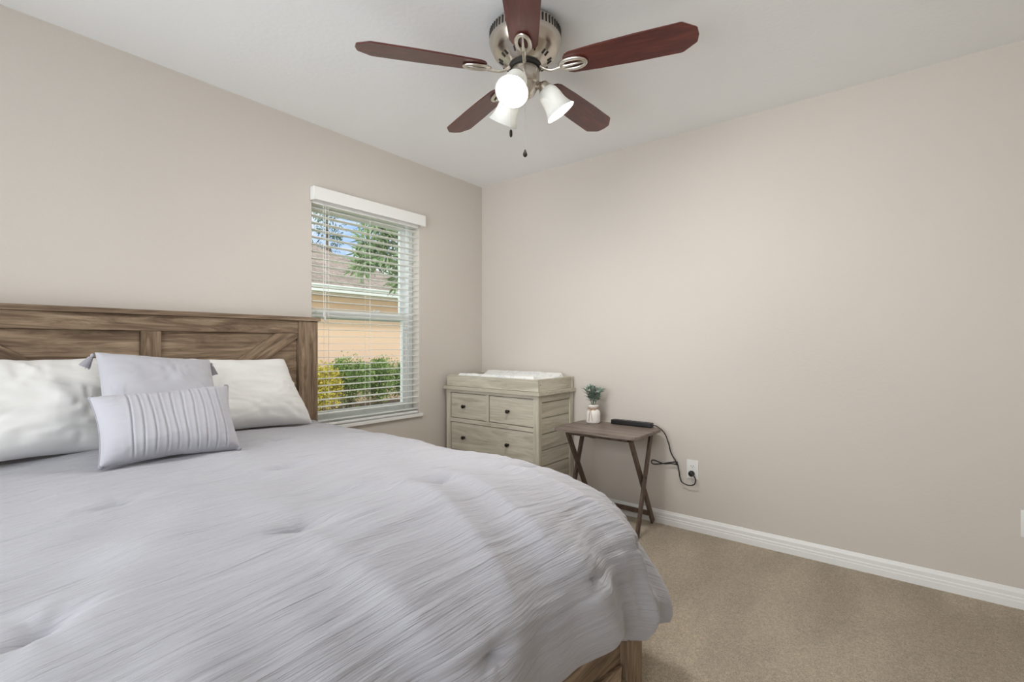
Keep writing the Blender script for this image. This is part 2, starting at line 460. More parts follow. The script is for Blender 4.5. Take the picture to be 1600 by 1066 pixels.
# ================================================================== BED
BX0, BX1, BC = -3.085, -1.505, -2.295
bed = thing('bed', 'rustic brown wooden bed with tall panelled headboard under the grey comforter', 'bed', (BC, -1.05, 0))
def bedbox(name, x0, x1, y0, y1, z0, z1, ax, bev=.003):
    bm = BM(); box(bm, x0, x1, y0, y1, z0, z1, bev); return obj(name, bm, M_bed[ax], bed)
bedbox('headboard_cap', BX0 - .01, BX1 + .012, -.098, -.008, 1.266, 1.288, 0)
for x0 in (BX0, BX1 - .112): bedbox('headboard_post', x0, x0 + .112, -.085, -.015, 0, 1.2655, 2)
bedbox('headboard_top_rail', BX0 + .113, BX1 - .113, -.078, -.02, 1.195, 1.2655, 0)
bedbox('headboard_center_stile', BC - .037, BC + .037, -.078, -.02, .45, 1.1945, 2)
bedbox('headboard_panel', BX0 + .113, BC - .038, -.062, -.025, .45, 1.1945, 0)
bedbox('headboard_panel', BC + .038, BX1 - .113, -.062, -.025, .45, 1.1945, 0)
for s in (1, -1):
    xa = BC + s * (.79 - .115); xb = BC + s * .042
    p = Vector((xa - s * .045, -.069, 1.192)); q = Vector((xb, -.069, 1.192 - .70 * .59)); d = (q - p).normalized()
    bm = BM(); bar(bm, p - d * .05, q, .088, .013, (0, 1, 0), .002)
    # trim the brace so that it stays below the top rail and inside the post
    g = bm.verts[:] + bm.edges[:] + bm.faces[:]
    bmesh.ops.bisect_plane(bm, geom=g, plane_co=(0, 0, 1.194), plane_no=(0, 0, 1), clear_outer=True)
    g = bm.verts[:] + bm.edges[:] + bm.faces[:]
    bmesh.ops.bisect_plane(bm, geom=g, plane_co=(xa, 0, 0), plane_no=(s, 0, 0), clear_outer=True)
    mb = wood('weathered_oak_brace', 0, BEDC)
    for nd in mb.node_tree.nodes:
        if nd.type == 'MAPPING': nd.vector_type = 'TEXTURE'; sc0 = tuple(nd.inputs['Scale'].default_value); nd.inputs['Scale'].default_value = tuple(1 / v for v in sc0); nd.inputs['Rotation'].default_value = (0, -s * math.radians(35), 0)
    obj('headboard_brace', bm, mb, bed)
# rails, footboard
for x0 in (BX0 + .03, BX1 - .06): bedbox('side_rail', x0, x0 + .03, -2.0, -.09, .16, .38, 1)
for x0 in (BX0, BX1 - .105): bedbox('footboard_post', x0, x0 + .105, -2.05, -1.985, 0, .36, 2)
bedbox('footboard_rail', BX0 + .106, BX1 - .106, -2.045, -1.99, .275, .345, 0)
bedbox('footboard_rail', BX0 + .106, BX1 - .106, -2.045, -1.99, .05, .11, 0)
bedbox('footboard_panel', BX0 + .106, BX1 - .106, -2.025, -1.995, .111, .274, 0)
bedbox('footboard_stile', BC - .037, BC + .037, -2.045, -2.026, .111, .274, 2)
for s in (1, -1):
    p = (BC + s * .665, -2.032, .13); q = (BC + s * .06, -2.032, .255)
    bm = BM(); bar(bm, p, q, .055, .012, (0, 1, 0), .002); obj('footboard_brace', bm, M_bed[0], bed)
bedbox('slat_platform', BX0 + .061, BX1 - .061, -1.98, -.1, .30, .33, 0)

def rounded_rect(x0, x1, y0, y1, r, n=6):
    out = []
    for cx, cy, a0 in ((x1 - r, y1 - r, 0), (x0 + r, y1 - r, 90), (x0 + r, y0 + r, 180), (x1 - r, y0 + r, 270)):
        for k in range(n + 1):
            a = math.radians(a0 + 90 * k / n); out.append((cx + r * math.cos(a), cy + r * math.sin(a)))
    return out
bm = BM(); prism(bm, rounded_rect(BX0 + .07, BX1 - .07, -1.96, -.11, .07), .332, .60, .03)
o = obj('mattress', bm, M_white_fab, None, angle=40); tag(o, 'white mattress inside the wooden bed, hidden under the comforter', 'mattress')

# ------------------------------------------------------------------ comforter
TUFTS = [(-1.78, -1.14), (-2.21, -1.14), (-2.64, -1.14), (-1.585, -1.65), (-2.00, -1.63), (-2.43, -1.65), (-2.85, -1.68),
         (-1.87, -2.12), (-2.27, -2.13), (-2.68, -2.14), (-1.52, -2.10), (-2.00, -.64), (-1.57, -.66)]
def comforter():
    xl, xr, yb, yt = BX0 + .10, BX1 - .055, -1.66, -.115
    rc = .16
    DxS, DyF = .43, .755                   # sheet beyond the flat area at the sides and foot
    nu, nv = 340, 720
    u = np.linspace(xl - DxS, xr + DxS, nu); v = np.linspace(yb - DyF, yt, nv)
    U, V = np.meshgrid(u, v, indexing='ij')
    # pull the sheet corners in so they are rounded
    ex = np.clip(np.maximum(xl - U, U - xr), 0, None); ey = np.clip(yb - V, 0, None)
    fx, fy = ex / DxS, ey / DyF
    mx = np.maximum(fx, fy); ln = np.hypot(fx, fy)
    fac = np.where(ln > 1e-6, 1 + (mx / np.maximum(ln, 1e-6) - 1) * .45, 1.0)
    sx = np.where(U > (xl + xr) / 2, 1.0, -1.0)
    ex2, ey2 = ex * fac, ey * fac
    U2 = np.where(ex > 0, np.where(sx > 0, xr, xl) + sx * ex2, U); V2 = np.where(ey > 0, yb - ey2, V)
    # distance outside a rounded rectangle
    cx = np.clip(U2, xl + rc, xr - rc); cy = np.clip(V2, yb + rc, 10)
    dx, dy = U2 - cx, V2 - cy; dd = np.hypot(dx, dy); d = np.clip(dd - rc, 0, None)
    nx = np.where(dd > 1e-6, dx / np.maximum(dd, 1e-6), 0); ny = np.where(dd > 1e-6, dy / np.maximum(dd, 1e-6), 0)
    base_x = np.where(d > 0, cx + nx * rc, U2); base_y = np.where(d > 0, cy + ny * rc, V2)
    wf = np.clip(ny * ny, 0, 1) * (ny < 0)         # 1 towards the foot, 0 towards the sides
    A = .13 + (.42 - .13) * wf; B = .16 + (.27 - .16) * wf
    cn = 4 * nx * nx * ny * ny * (ny < 0) * (nx > 0)
    A = A + .09 * cn
    L = PI / 2 * np.sqrt((A * A + B * B) / 2)
    th = np.clip(d / L, 0, 1) * PI / 2; ex_ = np.clip(d - L, 0, None)
    h = A * np.sin(th) + ex_ * (.06 + .62 * cn); s = B * (1 - np.cos(th)) + ex_ * .97
    X = base_x + nx * h; Y = base_y + ny * h
    xc = (xl + xr) / 2
    Z = .688 + .05 * np.clip(1 - ((U2 - xc) / .80) ** 2, -.1, 1) - s
    # normals of the draped sheet, then soft puffiness and folds along them
    NZ = np.cos(th); NH = np.sin(th)
    amt = np.zeros_like(Z)
    amt += .010 * vnoise(U2 * 3.1, V2 * 3.4, 1) + .006 * vnoise(U2 * 7.5, V2 * 6, 2)
    # crinkles running across the bed
    amt += .0025 * vnoise(U2 * 3.2 + 3 * vnoise(U2 * 1.2, V2 * 2, 9), V2 * 34 + 2.2 * vnoise(U2 * 2.5, V2 * 3, 3), 4)
    amt += .0020 * vnoise(U2 * 4.3, V2 * 75 + 3 * vnoise(U2 * 3.5, V2 * 5, 5), 6)
    # folds falling down the foot and the corner
    w = np.clip((d - .12) / .35, 0, 1) ** 1.2
    ang = np.arctan2(nx, -ny + 1e-9)
    along = U2 * 1.0 + ang * .35 - .25 * d
    amt += w * (.015 * np.sin(along * 15.0 + 1.6 * vnoise(U2 * 3, V2 * 2, 7)) + .007 * np.sin(along * 31.0 + 2.5 * vnoise(U2 * 4, V2 * 2, 8)))
    # long soft diagonal ridges pulling from the tufts
    for (x0, y0, x1, y1, a0, wd) in ((-2.05, -1.50, -2.22, -2.25, .010, .040), (-1.90, -1.45, -2.02, -2.25, .009, .034), (-2.45, -1.72, -2.35, -2.25, .008, .035),
                                     (-1.72, -1.50, -1.60, -2.2, .010, .04), (-2.30, -1.42, -2.05, -1.60, .006, .03)):
        px, py = x1 - x0, y1 - y0; l2 = px * px + py * py
        t = np.clip(((U2 - x0) * px + (V2 - y0) * py) / l2, 0, 1)
        ds = np.hypot(U2 - x0 - t * px, V2 - y0 - t * py)
        amt += a0 * np.exp(-(ds / wd) ** 2) * np.sin(PI * np.clip(t * .9 + .1, 0, 1))
    for k, (tx, ty) in enumerate(TUFTS):
        r = np.hypot((U2 - tx) / 1.7, V2 - ty); a = np.arctan2(V2 - ty, U2 - tx)
        foot = 1.0
        amt -= foot * .020 * np.exp(-(r / .020) ** 1.2)
        slit = np.abs(V2 - ty - .25 * (U2 - tx) * np.sin(k * 2.3)); amt -= foot * .011 * np.exp(-(slit / .010) ** 1.5) * np.exp(-((U2 - tx) / .055) ** 2)
        amt += foot * .004 * np.exp(-((r - .06) / .05) ** 2)
        amt += (foot - .8) * .006 * np.exp(-(r / .10) ** 2) * np.sin(a * 6 + k) * np.clip(r / .02, 0, 1)
    X += nx * NH * amt; Y += ny * NH * amt; Z += NZ * amt
    # hem waviness and inward tuck at the bottom edge
    e = np.clip((mx - .84) / .16, 0, 1) ** 2 * (d > .05)
    X -= nx * e * .06; Y -= ny * e * .06; Z += e * .012
    Z = np.maximum(Z, .03)
    verts = np.stack([X.ravel(), Y.ravel(), Z.ravel()], 1)
    uv = np.stack([U2.ravel(), V2.ravel()], 1)
    o = nobj('comforter', verts, grid_faces(nu, nv), M_duvet, loc=(BC, -1.1, .60), uv=uv)
    sm = o.modifiers.new('thickness', 'SOLIDIFY'); sm.thickness = .034; sm.offset = -1
    return tag(o, 'tufted crinkled lavender-grey comforter spread over the bed', 'comforter')
comforter()

# ------------------------------------------------------------------ pillows
def pillow(name, BL, BR, TR, TL, t, m, front=.7, n=90, pull=.055, wr=.006, seed=1, parent=None, pleats=None, loc=None, gather=0.0, plump=.42):
    BL, BR, TR, TL = (np.array(p, float) for p in (BL, BR, TR, TL))
    a = np.linspace(-1, 1, n); b = np.linspace(-1, 1, n)
    Aa, Bb = np.meshgrid(a, b, indexing='ij')
    # pack samples near the seam
    Aa = np.sin(Aa * PI / 2 * .92) / math.sin(PI / 2 * .92); Bb = np.sin(Bb * PI / 2 * .92) / math.sin(PI / 2 * .92)
    a2 = Aa * (1 - pull * (1 - Bb ** 2) * np.abs(Aa) ** 2); b2 = Bb * (1 - pull * 1.3 * (1 - Aa ** 2) * np.abs(Bb) ** 2)
    # wavy outline
    b2 = b2 + np.sign(Bb) * np.abs(Bb) ** 3 * .018 * vnoise(Aa * 3 + 7, Bb * 0 + seed, seed + 3)
    s, tt = (a2 + 1) / 2, (b2 + 1) / 2
    P = (BL * ((1 - s) * (1 - tt))[..., None] + BR * (s * (1 - tt))[..., None] + TR * (s * tt)[..., None] + TL * ((1 - s) * tt)[..., None])
    N = np.cross(BR - BL, TL - BL); N /= np.linalg.norm(N)      # towards the viewer
    prof = (np.clip(1 - np.abs(Aa) ** 3.2, 0, 1) * np.clip(1 - np.abs(Bb) ** 2.6, 0, 1)) ** plump
    sag = 1 + .18 * (-Bb) * (1 - Bb ** 2)                       # filling settles low
    edge = np.clip(np.maximum(np.abs(Aa), np.abs(Bb)), 0, 1) ** 3
    th = math.atan2(1, 1)
    wrk = wr * (vnoise(Aa * 3.5, Bb * 3.5, seed) + .6 * vnoise(Aa * 8 + 3 * vnoise(Aa * 2, Bb * 2, seed), Bb * 8, seed + 1))
    rad = vnoise(Aa * 1.5, Bb * 16, seed + 5) * np.abs(Aa) ** 4 + vnoise(Aa * 16, Bb * 1.5, seed + 6) * np.abs(Bb) ** 4
    wrk = wrk + (wr * .9 + gather) * rad * np.clip(1 - edge ** 3, 0, 1)
    f = t * front * prof * sag + wrk * np.clip(prof * 1.6, 0, 1)
    if pleats is not None:
        for k, p in enumerate(pleats):
            dv = np.abs((Aa - (p + .012 * np.sin(Bb * 3 + k))) * .5 * np.linalg.norm(BR - BL))
            f -= .0045 * np.exp(-(dv / .0022) ** 2) * np.clip(prof * 2, 0, 1)
            f += .0012 * np.exp(-((dv - .006) / .004) ** 2)
    g = t * (1 - front) * prof - wrk * .4 * np.clip(prof, 0, 1)
    F = P + N * f[..., None]; G = P - N * g[..., None]
    verts = np.concatenate([F.reshape(-1, 3), G.reshape(-1, 3)])
    faces = np.concatenate([grid_faces(n, n), grid_faces(n, n, n * n, True)])
    o = nobj(name, verts, faces, m, parent=parent, loc=loc)
    b_ = bmesh.new(); b_.from_mesh(o.data); bmesh.ops.remove_doubles(b_, verts=b_.verts[:], dist=.0004); b_.to_mesh(o.data); b_.free(); o.data.shade_smooth()
    border = [P[i, 0] for i in range(n)] + [P[n - 1, j] for j in range(1, n)] + [P[i, n - 1] for i in range(n - 2, -1, -1)] + [P[0, j] for j in range(n - 2, 0, -1)]
    return o, border, N
o, _, _ = pillow('bed_pillow', (-2.42, -.40, .74), (-1.635, -.255, .715), (-1.735, -.150, 1.052), (-2.44, -.20, 1.075), .17, M_white_fab, .62, pull=.075, wr=.008, seed=3, loc=(-2.0, -.3, .74))
tag(o, 'large white bed pillow nearest the window, leaning on the headboard', 'pillow', 'white bed pillows against the headboard')
o, _, _ = pillow('bed_pillow', (-3.12, -.33, .725), (-2.46, -.30, .722), (-2.47, -.145, 1.075), (-3.08, -.15, 1.085), .20, M_white_fab, .60, pull=.07, wr=.008, seed=11, loc=(-2.8, -.25, .74))
tag(o, 'large white bed pillow cut off by the left edge of the view', 'pillow', 'white bed pillows against the headboard')

cu = thing('throw_pillow', 'plain lavender-grey square throw pillow with corner tassels behind the pleated one', 'pillow', (-2.37, -.5, .745), 'lavender-grey throw pillows')
CB = [(-2.575, -.60, .755), (-2.185, -.63, .755), (-2.165, -.375, 1.062), (-2.545, -.375, 1.105)]
o, border, N = pillow('cushion', *CB, .15, M_lav, .62, seed=21, parent=cu, pull=.075, wr=.004)
def tassel(p, d, parent):
    p = Vector(p); d = Vector(d).normalized(); bm = BM()
    R = d.to_track_quat('Z', 'Y').to_matrix().to_4x4(); M = Matrix.Translation(p) @ R
    lathe(bm, [(.0005, 0), (.005, .002), (.0065, .008), (.004, .013), (.007, .016), (.011, .032), (.016, .052), (.013, .054), (.0005, .050)], M, 16)
    for k in range(22):
        a = 2 * PI * k / 22; q = M @ Vector((.0065 * math.cos(a), .0065 * math.sin(a), .016)); r = M @ Vector((.017 * math.cos(a), .017 * math.sin(a), .052 + .006 * random.random()))
        tube(bm, [q, r], .0012, 4)
    return obj('tassel', bm, M_thread, parent, angle=50)
tassel((-2.548, -.372, 1.10), (-.5, .25, -1.0), cu); tassel((-2.160, -.372, 1.055), (.22, .1, -1.0), cu)

lp = thing('lumbar_pillow', 'small rectangular lavender-grey pillow with vertical pleats in front of all others', 'pillow', (-2.4, -.7, .745), 'lavender-grey throw pillows')
LB = [(-2.598, -.710, .742), (-2.195, -.760, .742), (-2.180, -.600, .968), (-2.600, -.590, .955)]
pl_pos = [-.57 + i * .147 for i in range(10)]
o, border, N = pillow('cushion', *LB, .135, M_lav, .64, n=200, seed=31, parent=lp, pull=.07, wr=.0015, pleats=pl_pos, gather=.0015)
bm = BM(); tube(bm, [Vector(p) for p in border[::4]], .0032, 6, closed=True); obj('piping', bm, M_pipe, lp, smooth=True)
for c, (a, b) in zip(LB, ((-1, -1), (1, -1), (1, 1), (-1, 1))):
    bm = BM(); c = Vector(c); bmesh.ops.create_uvsphere(bm, u_segments=12, v_segments=8, radius=.009, matrix=Matrix.Translation(c - Vector((a * .006, 0, b * .002))))
    obj('corner_knot', bm, M_pipe, lp, smooth=True)

# ================================================================== DRESSER
dx0, dx1, dy0, dy1 = -.45, -.02, -.895, -.045
dr = thing('dresser', 'grey-washed wooden dresser with black knobs in the corner by the window', 'dresser', ((dx0 + dx1) / 2, (dy0 + dy1) / 2, 0))
def dbox(name, x0, x1, y0, y1, z0, z1, ax, bev=.002, parent=None, label=None):
    bm = BM(); box(bm, x0, x1, y0, y1, z0, z1, bev); return obj(name, bm, M_dr[ax], parent or dr, label=label)
PW = .042
for ya in (dy0, dy1 - PW):
    dbox('front_post', dx0, dx0 + .04, ya, ya + PW, 0, .7995, 2)
    dbox('rear_post', dx1 - .04, dx1, ya, ya + PW, 0, .7995, 2)
dbox('dresser_top', dx0 - .020, dx1, dy0 - .017, dy1 + .014, .80, .824, 1, .003)
dbox('face_rail', dx0 + .001, dx0 + .03, dy0 + PW, dy1 - PW, .778, .7995, 1)
dbox('face_rail', dx0 + .001, dx0 + .03, dy0 + PW, dy1 - PW, .560, .588, 1)
dbox('face_rail', dx0 + .001, dx0 + .03, dy0 + PW, dy1 - PW, .330, .352, 1)
dbox('face_rail', dx0 + .001, dx0 + .03, dy0 + PW, dy1 - PW, .09, .125, 1)
YM = -.452
dbox('face_stile', dx0 + .001, dx0 + .03, YM - .014, YM + .014, .5885, .7775, 2)
for s, ya in (('r', dy0), ('l', dy1 - PW)):
    yb_ = ya + .008; 
    dbox('side_rail', dx0 + .041, dx1 - .041, ya + .004, ya + .03, .755, .7995, 0); dbox('side_rail', dx0 + .041, dx1 - .041, ya + .004, ya + .03, .06, .12, 0)
    bm = BM()
    z = .121; k = 0
    while z < .75:
        z2 = min(z + .1055, .7545); box(bm, dx0 + .041, dx1 - .041, ya + .012, ya + .026, z, z2 - .005, .002, 1); z = z2
    box(bm, dx0 + .041, dx1 - .041, ya + .024, ya + .030, .121, .754)
    obj('plank_side_panel', bm, M_dr[0], dr)
dbox('carcass', dx0 + .041, dx1 - .005, dy0 + .044, dy1 - .044, .1, .795, 1)
def knob(bm_parent, y, z, x):
    bm = BM(); M = Matrix.Translation((x, y, z)) @ Matrix.Rotation(-PI / 2, 4, 'Y')
    lathe(bm, [(.0005, 0), (.009, 0), (.008, .004), (.0055, .009), (.007, .013), (.0125, .017), (.0135, .022), (.0115, .026), (.006, .0285), (.0005, .029)], M, 20)
    return obj('knob', bm, M_knob, bm_parent, smooth=True)
def drawer(y0, y1, z0, z1, knobs):
    bm = BM(); g = .0042
    box(bm, dx0 + .007, dx0 + .038, y0 + g, y1 - g, z0 + g, z1 - g, .0025)
    d = obj('drawer', bm, M_dr[1], dr)
    for y in knobs: knob(d, y, (z0 + z1) / 2 - .003, dx0 + .004)
drawer(YM + .014, dy1 - PW, .588, .778, [-.229]); drawer(dy0 + PW, YM - .014, .588, .778, [-.644])
drawer(dy0 + PW, dy1 - PW, .352, .560, [-.229, -.640]); drawer(dy0 + PW, dy1 - PW, .125, .330, [-.229, -.640])

tr = thing('changing_tray', 'low grey-washed wooden changing tray sitting on top of the dresser', 'changing tray', ((dx0 + dx1) / 2, (dy0 + dy1) / 2, .825))
tb0, tb1 = dy0 + .002, dy1 - .006
bm = BM(); box(bm, dx0 - .001, dx0 + .0125, tb0 + .0, tb1, .825, .905, .003); obj('tray_front', bm, M_dr[1], tr)
bm = BM(); box(bm, dx1 - .014, dx1, tb0, tb1, .825, .905, .002); obj('tray_back', bm, M_dr[1], tr)
for ya in (tb0 + .003, tb1 - .019):
    bm = BM(); box(bm, dx0 + .0130, dx1 - .0145, ya, ya + .016, .825, .905, .002); obj('tray_side', bm, M_dr[0], tr)
for ya in (tb0 + .0035, ):
    bm = BM(); lathe(bm, [(.0035, 0), (.0035, .0015), (.0003, .0015)], Matrix.Translation((dx0 + .028, ya, .868)) @ Matrix.Rotation(PI / 2, 4, 'X'), 12, False); obj('screw_cap', bm, M_slot, tr)

def padmat():
    m = fabric('patterned_white_knit', (.80, .80, .80), 500, .2)
    v = tex_noise(m, 26, 3, .6); base(m, ramp(m, v.outputs[0], [(.54, (.84, .84, .82)), (.60, (.64, .67, .70)), (.66, (.83, .83, .82))])); return m
def pad():
    y0, y1 = -.845, -.12; x0, x1 = dx0 + .016, dx1 - .02
    nu, nv = 60, 90
    a = np.linspace(0, 1, nu); b = np.linspace(0, 1, nv); Aa, Bb = np.meshgrid(a, b, indexing='ij')
    cross = .050 + .060 * np.cos(Aa * 2 * PI) * .5 + .012 * Aa
    ends = np.clip(np.minimum(Bb, 1 - Bb) / .03, 0, 1) ** .5; sides = np.clip(np.minimum(Aa, 1 - Aa) / .07, 0, 1) ** .5
    Z = .832 + (cross + .012) * np.minimum(ends, sides) + .002 * vnoise(Aa * 9, Bb * 17, 4)
    # rear ridge starts further in from the left end
    X = x0 + Aa * (x1 - x0); Y = y0 + Bb * (y1 - y0)
    top = np.stack([X.ravel(), Y.ravel(), Z.ravel()], 1); bot = np.stack([X.ravel(), Y.ravel(), np.full(X.size, .828)], 1)
    faces = [grid_faces(nu, nv), grid_faces(nu, nv, nu * nv, True)]
    n0 = nu * nv; rim = [(i, 0) for i in range(nu)] + [(nu - 1, j) for j in range(1, nv)] + [(i, nv - 1) for i in range(nu - 2, -1, -1)] + [(0, j) for j in range(nv - 2, 0, -1)]
    idx = [i * nv + j for i, j in rim]; side = [(idx[k], idx[k] + n0, idx[(k + 1) % len(idx)] + n0, idx[(k + 1) % len(idx)]) for k in range(len(idx))]
    faces = np.concatenate(faces + [np.array(side)])
    o = nobj('changing_pad', np.concatenate([top, bot]), faces, padmat(), loc=((x0 + x1) / 2, (y0 + y1) / 2, .828))
    tag(o, 'white contoured changing pad with faint grey pattern lying in the wooden tray', 'changing pad')
pad()

# ================================================================== TRAY TABLE
TZ = .610
tt = thing('tray_table', 'folding tray table with grey-brown top and dark crossed legs beside the dresser', 'table', (-.24, -1.27, 0))
def chamfer_rect(x0, x1, y0, y1, c):
    return [(x0 + c, y0), (x1 - c, y0), (x1 - c * .3, y0 + c * .3), (x1, y0 + c), (x1, y1 - c), (x1 - c * .3, y1 - c * .3), (x1 - c, y1), (x0 + c, y1), (x0 + c * .3, y1 - c * .3), (x0, y1 - c), (x0, y0 + c), (x0 + c * .3, y0 + c * .3)]
bm = BM(); prism(bm, chamfer_rect(-.452, -.045, -1.560, -1.000, .04), TZ - .018, TZ, .002); obj('table_top', bm, M_tabtop, tt, angle=35)
for yo, yi in ((-1.515, -1.493), (-1.045, -1.067)):
    bm = BM(); bar(bm, (-.375, yi, TZ - .03), (-.045, yi, .012), .034, .016, (0, 1, 0)); obj('leg', bm, M_leg, tt)
    bm = BM(); bar(bm, (-.130, yo, TZ - .03), (-.335, yo, .012), .034, .016, (0, 1, 0)); obj('leg', bm, M_leg, tt)
    bm = BM(); M = Matrix.Translation(((-.2275), yo - .008 * (1 if yo < -1.3 else -1), .335)) @ Matrix.Rotation(PI / 2, 4, 'X'); lathe(bm, [(.0005, 0), (.006, 0), (.006, .002), (.0005, .003)], M, 12); obj('pivot_bolt', bm, M_knob, tt)
bm = BM(); box(bm, -.078, -.062, -1.4845, -1.0755, .055, .085, .003); obj('stretcher', bm, M_leg, tt)
bm = BM(); box(bm, -.40, -.372, -1.4845, -1.0755, TZ - .042, TZ - .0185, .003); obj('stretcher', bm, M_leg, tt)
bm = BM(); box(bm, -.135, -.11, -1.5065, -1.0535, TZ - .040, TZ - .0185, .003); obj('stretcher', bm, M_leg, tt)
bm = BM(); box(bm, -.36, -.30, -1.30, -1.19, TZ - .030, TZ - .0185, .002); tube(bm, smooth_path([(-.36, -1.28, TZ - .032), (-.37, -1.27, TZ - .045), (-.37, -1.22, TZ - .045), (-.36, -1.21, TZ - .032)], 4), .004, 6); obj('storage_clip', bm, M_black, tt)

# vase and sprig
VX, VY = -.135, -1.118
va = thing('vase', 'small white ceramic vase tied with twine on the tray table', 'vase', (VX, VY, TZ))
bm = BM()
lathe(bm, [(.0005, .001), (.040, .001), (.046, .006), (.0475, .015), (.0475, .062), (.046, .075), (.040, .085), (.030, .091), (.027, .096), (.028, .101), (.034, .106), (.037, .114), (.0365, .121), (.033, .124), (.030, .122), (.029, .110), (.022, .098), (.0005, .090)], Matrix.Translation((VX, VY, TZ)), 40)
def ceram():
    m = mat('white_ceramic', (.80, .77, .73), .4); return m
obj('vase_body', bm, ceram(), va, smooth=True)
M_twine = mat('jute_twine', (.42, .27, .17), .9)
bm = BM()
for dz in (0, .0035): tube(bm, [(VX + .0295 * math.cos(a), VY + .0295 * math.sin(a), TZ + .094 + dz + .001 * math.sin(a * 3)) for a in np.linspace(0, 2 * PI, 25)[:-1]], .0018, 6, closed=True)
fd = Vector((CAMX - VX, CAMY - VY, 0)).normalized(); sd_ = Vector((-fd.y, fd.x, 0))
c0 = Vector((VX, VY, TZ)) + fd * .031 - sd_ * .016 + Vector((0, 0, .095))
for k, pts in enumerate(([(0, 0, 0), (-.022, .004, .010), (-.030, .004, -.004), (-.012, .003, -.008), (0, 0, 0)], [(0, 0, 0), (.012, .004, .010), (.022, .004, .002), (.010, .003, -.006), (0, 0, 0)],
                         [(0, .002, 0), (-.004, .017, -.03), (-.010, .019, -.075)], [(0, .002, 0), (.008, .018, -.02), (.014, .019, -.075)])):
    tube(bm, [c0 + sd_ * -p[0] + fd * p[1] + Vector((0, 0, p[2])) for p in smooth_path([Vector(q) for q in pts], 5)], .0016, 6)
obj('twine', bm, M_twine, va)

def leafmat(name, c0, c1, rough=.6, trans=.0):
    m = mat(name, c0, rough, spec=.3); v = tex_noise(m, 30, 2); base(m, ramp(m, v.outputs[0], [(.35, c0), (.65, c1)])); return m
M_sage = leafmat('sage_leaf', (.17, .24, .19), (.46, .54, .47), .75)
def leaf(bm, base_, d, up, L, W, curl=.2, n=5, wf=None):
    d = Vector(d).normalized(); up = Vector(up); s = d.cross(up).normalized(); nrm = s.cross(d).normalized()
    cs = []
    for k in range(n + 1):
        t = k / n; w = W * (math.sin(PI * min(1, t * .93 + .05)) ** .8) * .5
        c = Vector(base_) + d * L * t + nrm * (-curl * L * t * t)
        cs.append((bm.verts.new(c - s * w + nrm * w * .25), bm.verts.new(c), bm.verts.new(c + s * w + nrm * w * .25)))
    for a, b in zip(cs, cs[1:]):
        bm.faces.new((a[0], a[1], b[1], b[0])); bm.faces.new((a[1], a[2], b[2], b[1]))
sp = thing('leafy_sprig', 'artificial sage-green leafy sprig standing in the white vase', 'plant', (VX, VY, TZ + .095))
bs = BM(); bf = BM(); rnd = random.Random(5)
for k in range(9):
    a = 2 * PI * k / 8 + rnd.random() * .5; lean = .20 + .75 * rnd.random() if k < 8 else .02
    h = .125 - .035 * lean + .02 * rnd.random()
    p0 = Vector((VX + .004 * math.cos(a), VY + .004 * math.sin(a), TZ + .10)); tip = p0 + Vector((math.cos(a) * lean * .065, math.sin(a) * lean * .065, h))
    mid = (p0 + tip) / 2 + Vector((math.cos(a) * -.004, math.sin(a) * -.004, 0)); path = smooth_path([p0, mid, tip], 5); tube(bs, path, .0016, 5)
    for j in range(4, len(path)):
        q = path[j]
        for s2 in (0, 1):
            ang = a + s2 * PI + j * 1.57 + rnd.uniform(-.4, .4)
            leaf(bf, q, (math.cos(ang), math.sin(ang), .55 + .5 * rnd.random()), (0, 0, 1), rnd.uniform(.036, .052), rnd.uniform(.017, .023), .25)
    leaf(bf, tip, (rnd.uniform(-.3, .3), rnd.uniform(-.3, .3), 1), (1, 0, 0), .03, .014, .1)
obj('stems', bs, mat('sage_stem', (.20, .24, .17), .7), sp); o = obj('leaves', bf, M_sage, sp, smooth=True)

# power strip, cord, plug
ps = thing('power_strip', 'long black power strip on the tray table with its cord running to the outlet', 'power strip', (-.075, -1.34, TZ))
bm = BM(); box(bm, -.098, -.052, -1.502, -1.228, TZ + .001, TZ + .030, .005, 3); obj('strip_body', bm, M_black, ps, angle=35)
bm = BM()
for k in range(6):
    yy = -1.262 - k * .04; box(bm, -.09, -.06, yy - .014, yy + .014, TZ + .0302, TZ + .0312, .0003, 1)
obj('socket_face', bm, mat('dark_grey_plastic', (.03, .03, .032), .5), ps)
cord_pts = [(-.075, -1.500, TZ + .016), (-.072, -1.530, TZ + .012), (-.055, -1.570, .585), (-.035, -1.590, .52), (-.028, -1.603, .46), (-.028, -1.632, .415), (-.026, -1.640, .395),
            (-.024, -1.600, .392), (-.024, -1.55, .385), (-.024, -1.49, .398), (-.024, -1.475, .385), (-.024, -1.49, .372), (-.026, -1.55, .385), (-.028, -1.60, .400), (-.030, -1.638, .405),
            (-.026, -1.650, .36), (-.026, -1.658, .315), (-.026, -1.672, .288), (-.028, -1.71, .278), (-.034, -1.745, .290), (-.042, -1.757, .318), (-.042, -1.750, .338), (-.038, -1.738, .348)]
bm = BM(); tube(bm, smooth_path(cord_pts, 7), .0036, 8); obj('cord', bm, M_cord, ps, smooth=True)
bm = BM(); lathe(bm, [(.0005, 0), (.0165, 0), (.018, .006), (.017, .020), (.010, .028), (.0005, .030)], Matrix.Translation((-.0085, -1.725, .349)) @ Matrix.Rotation(-PI / 2, 4, 'Y'), 20)
tube(bm, [(-.022, -1.725, .349), (-.034, -1.735, .349), (-.040, -1.742, .345)], [.009, .007, .005], 10); obj('plug', bm, M_black, ps, smooth=True)
bm = BM(); obox(bm, (-.027, -1.638, .400), (.012, .010, .022), Matrix.Identity(3), .002); obj('cord_tie', bm, M_black, ps)

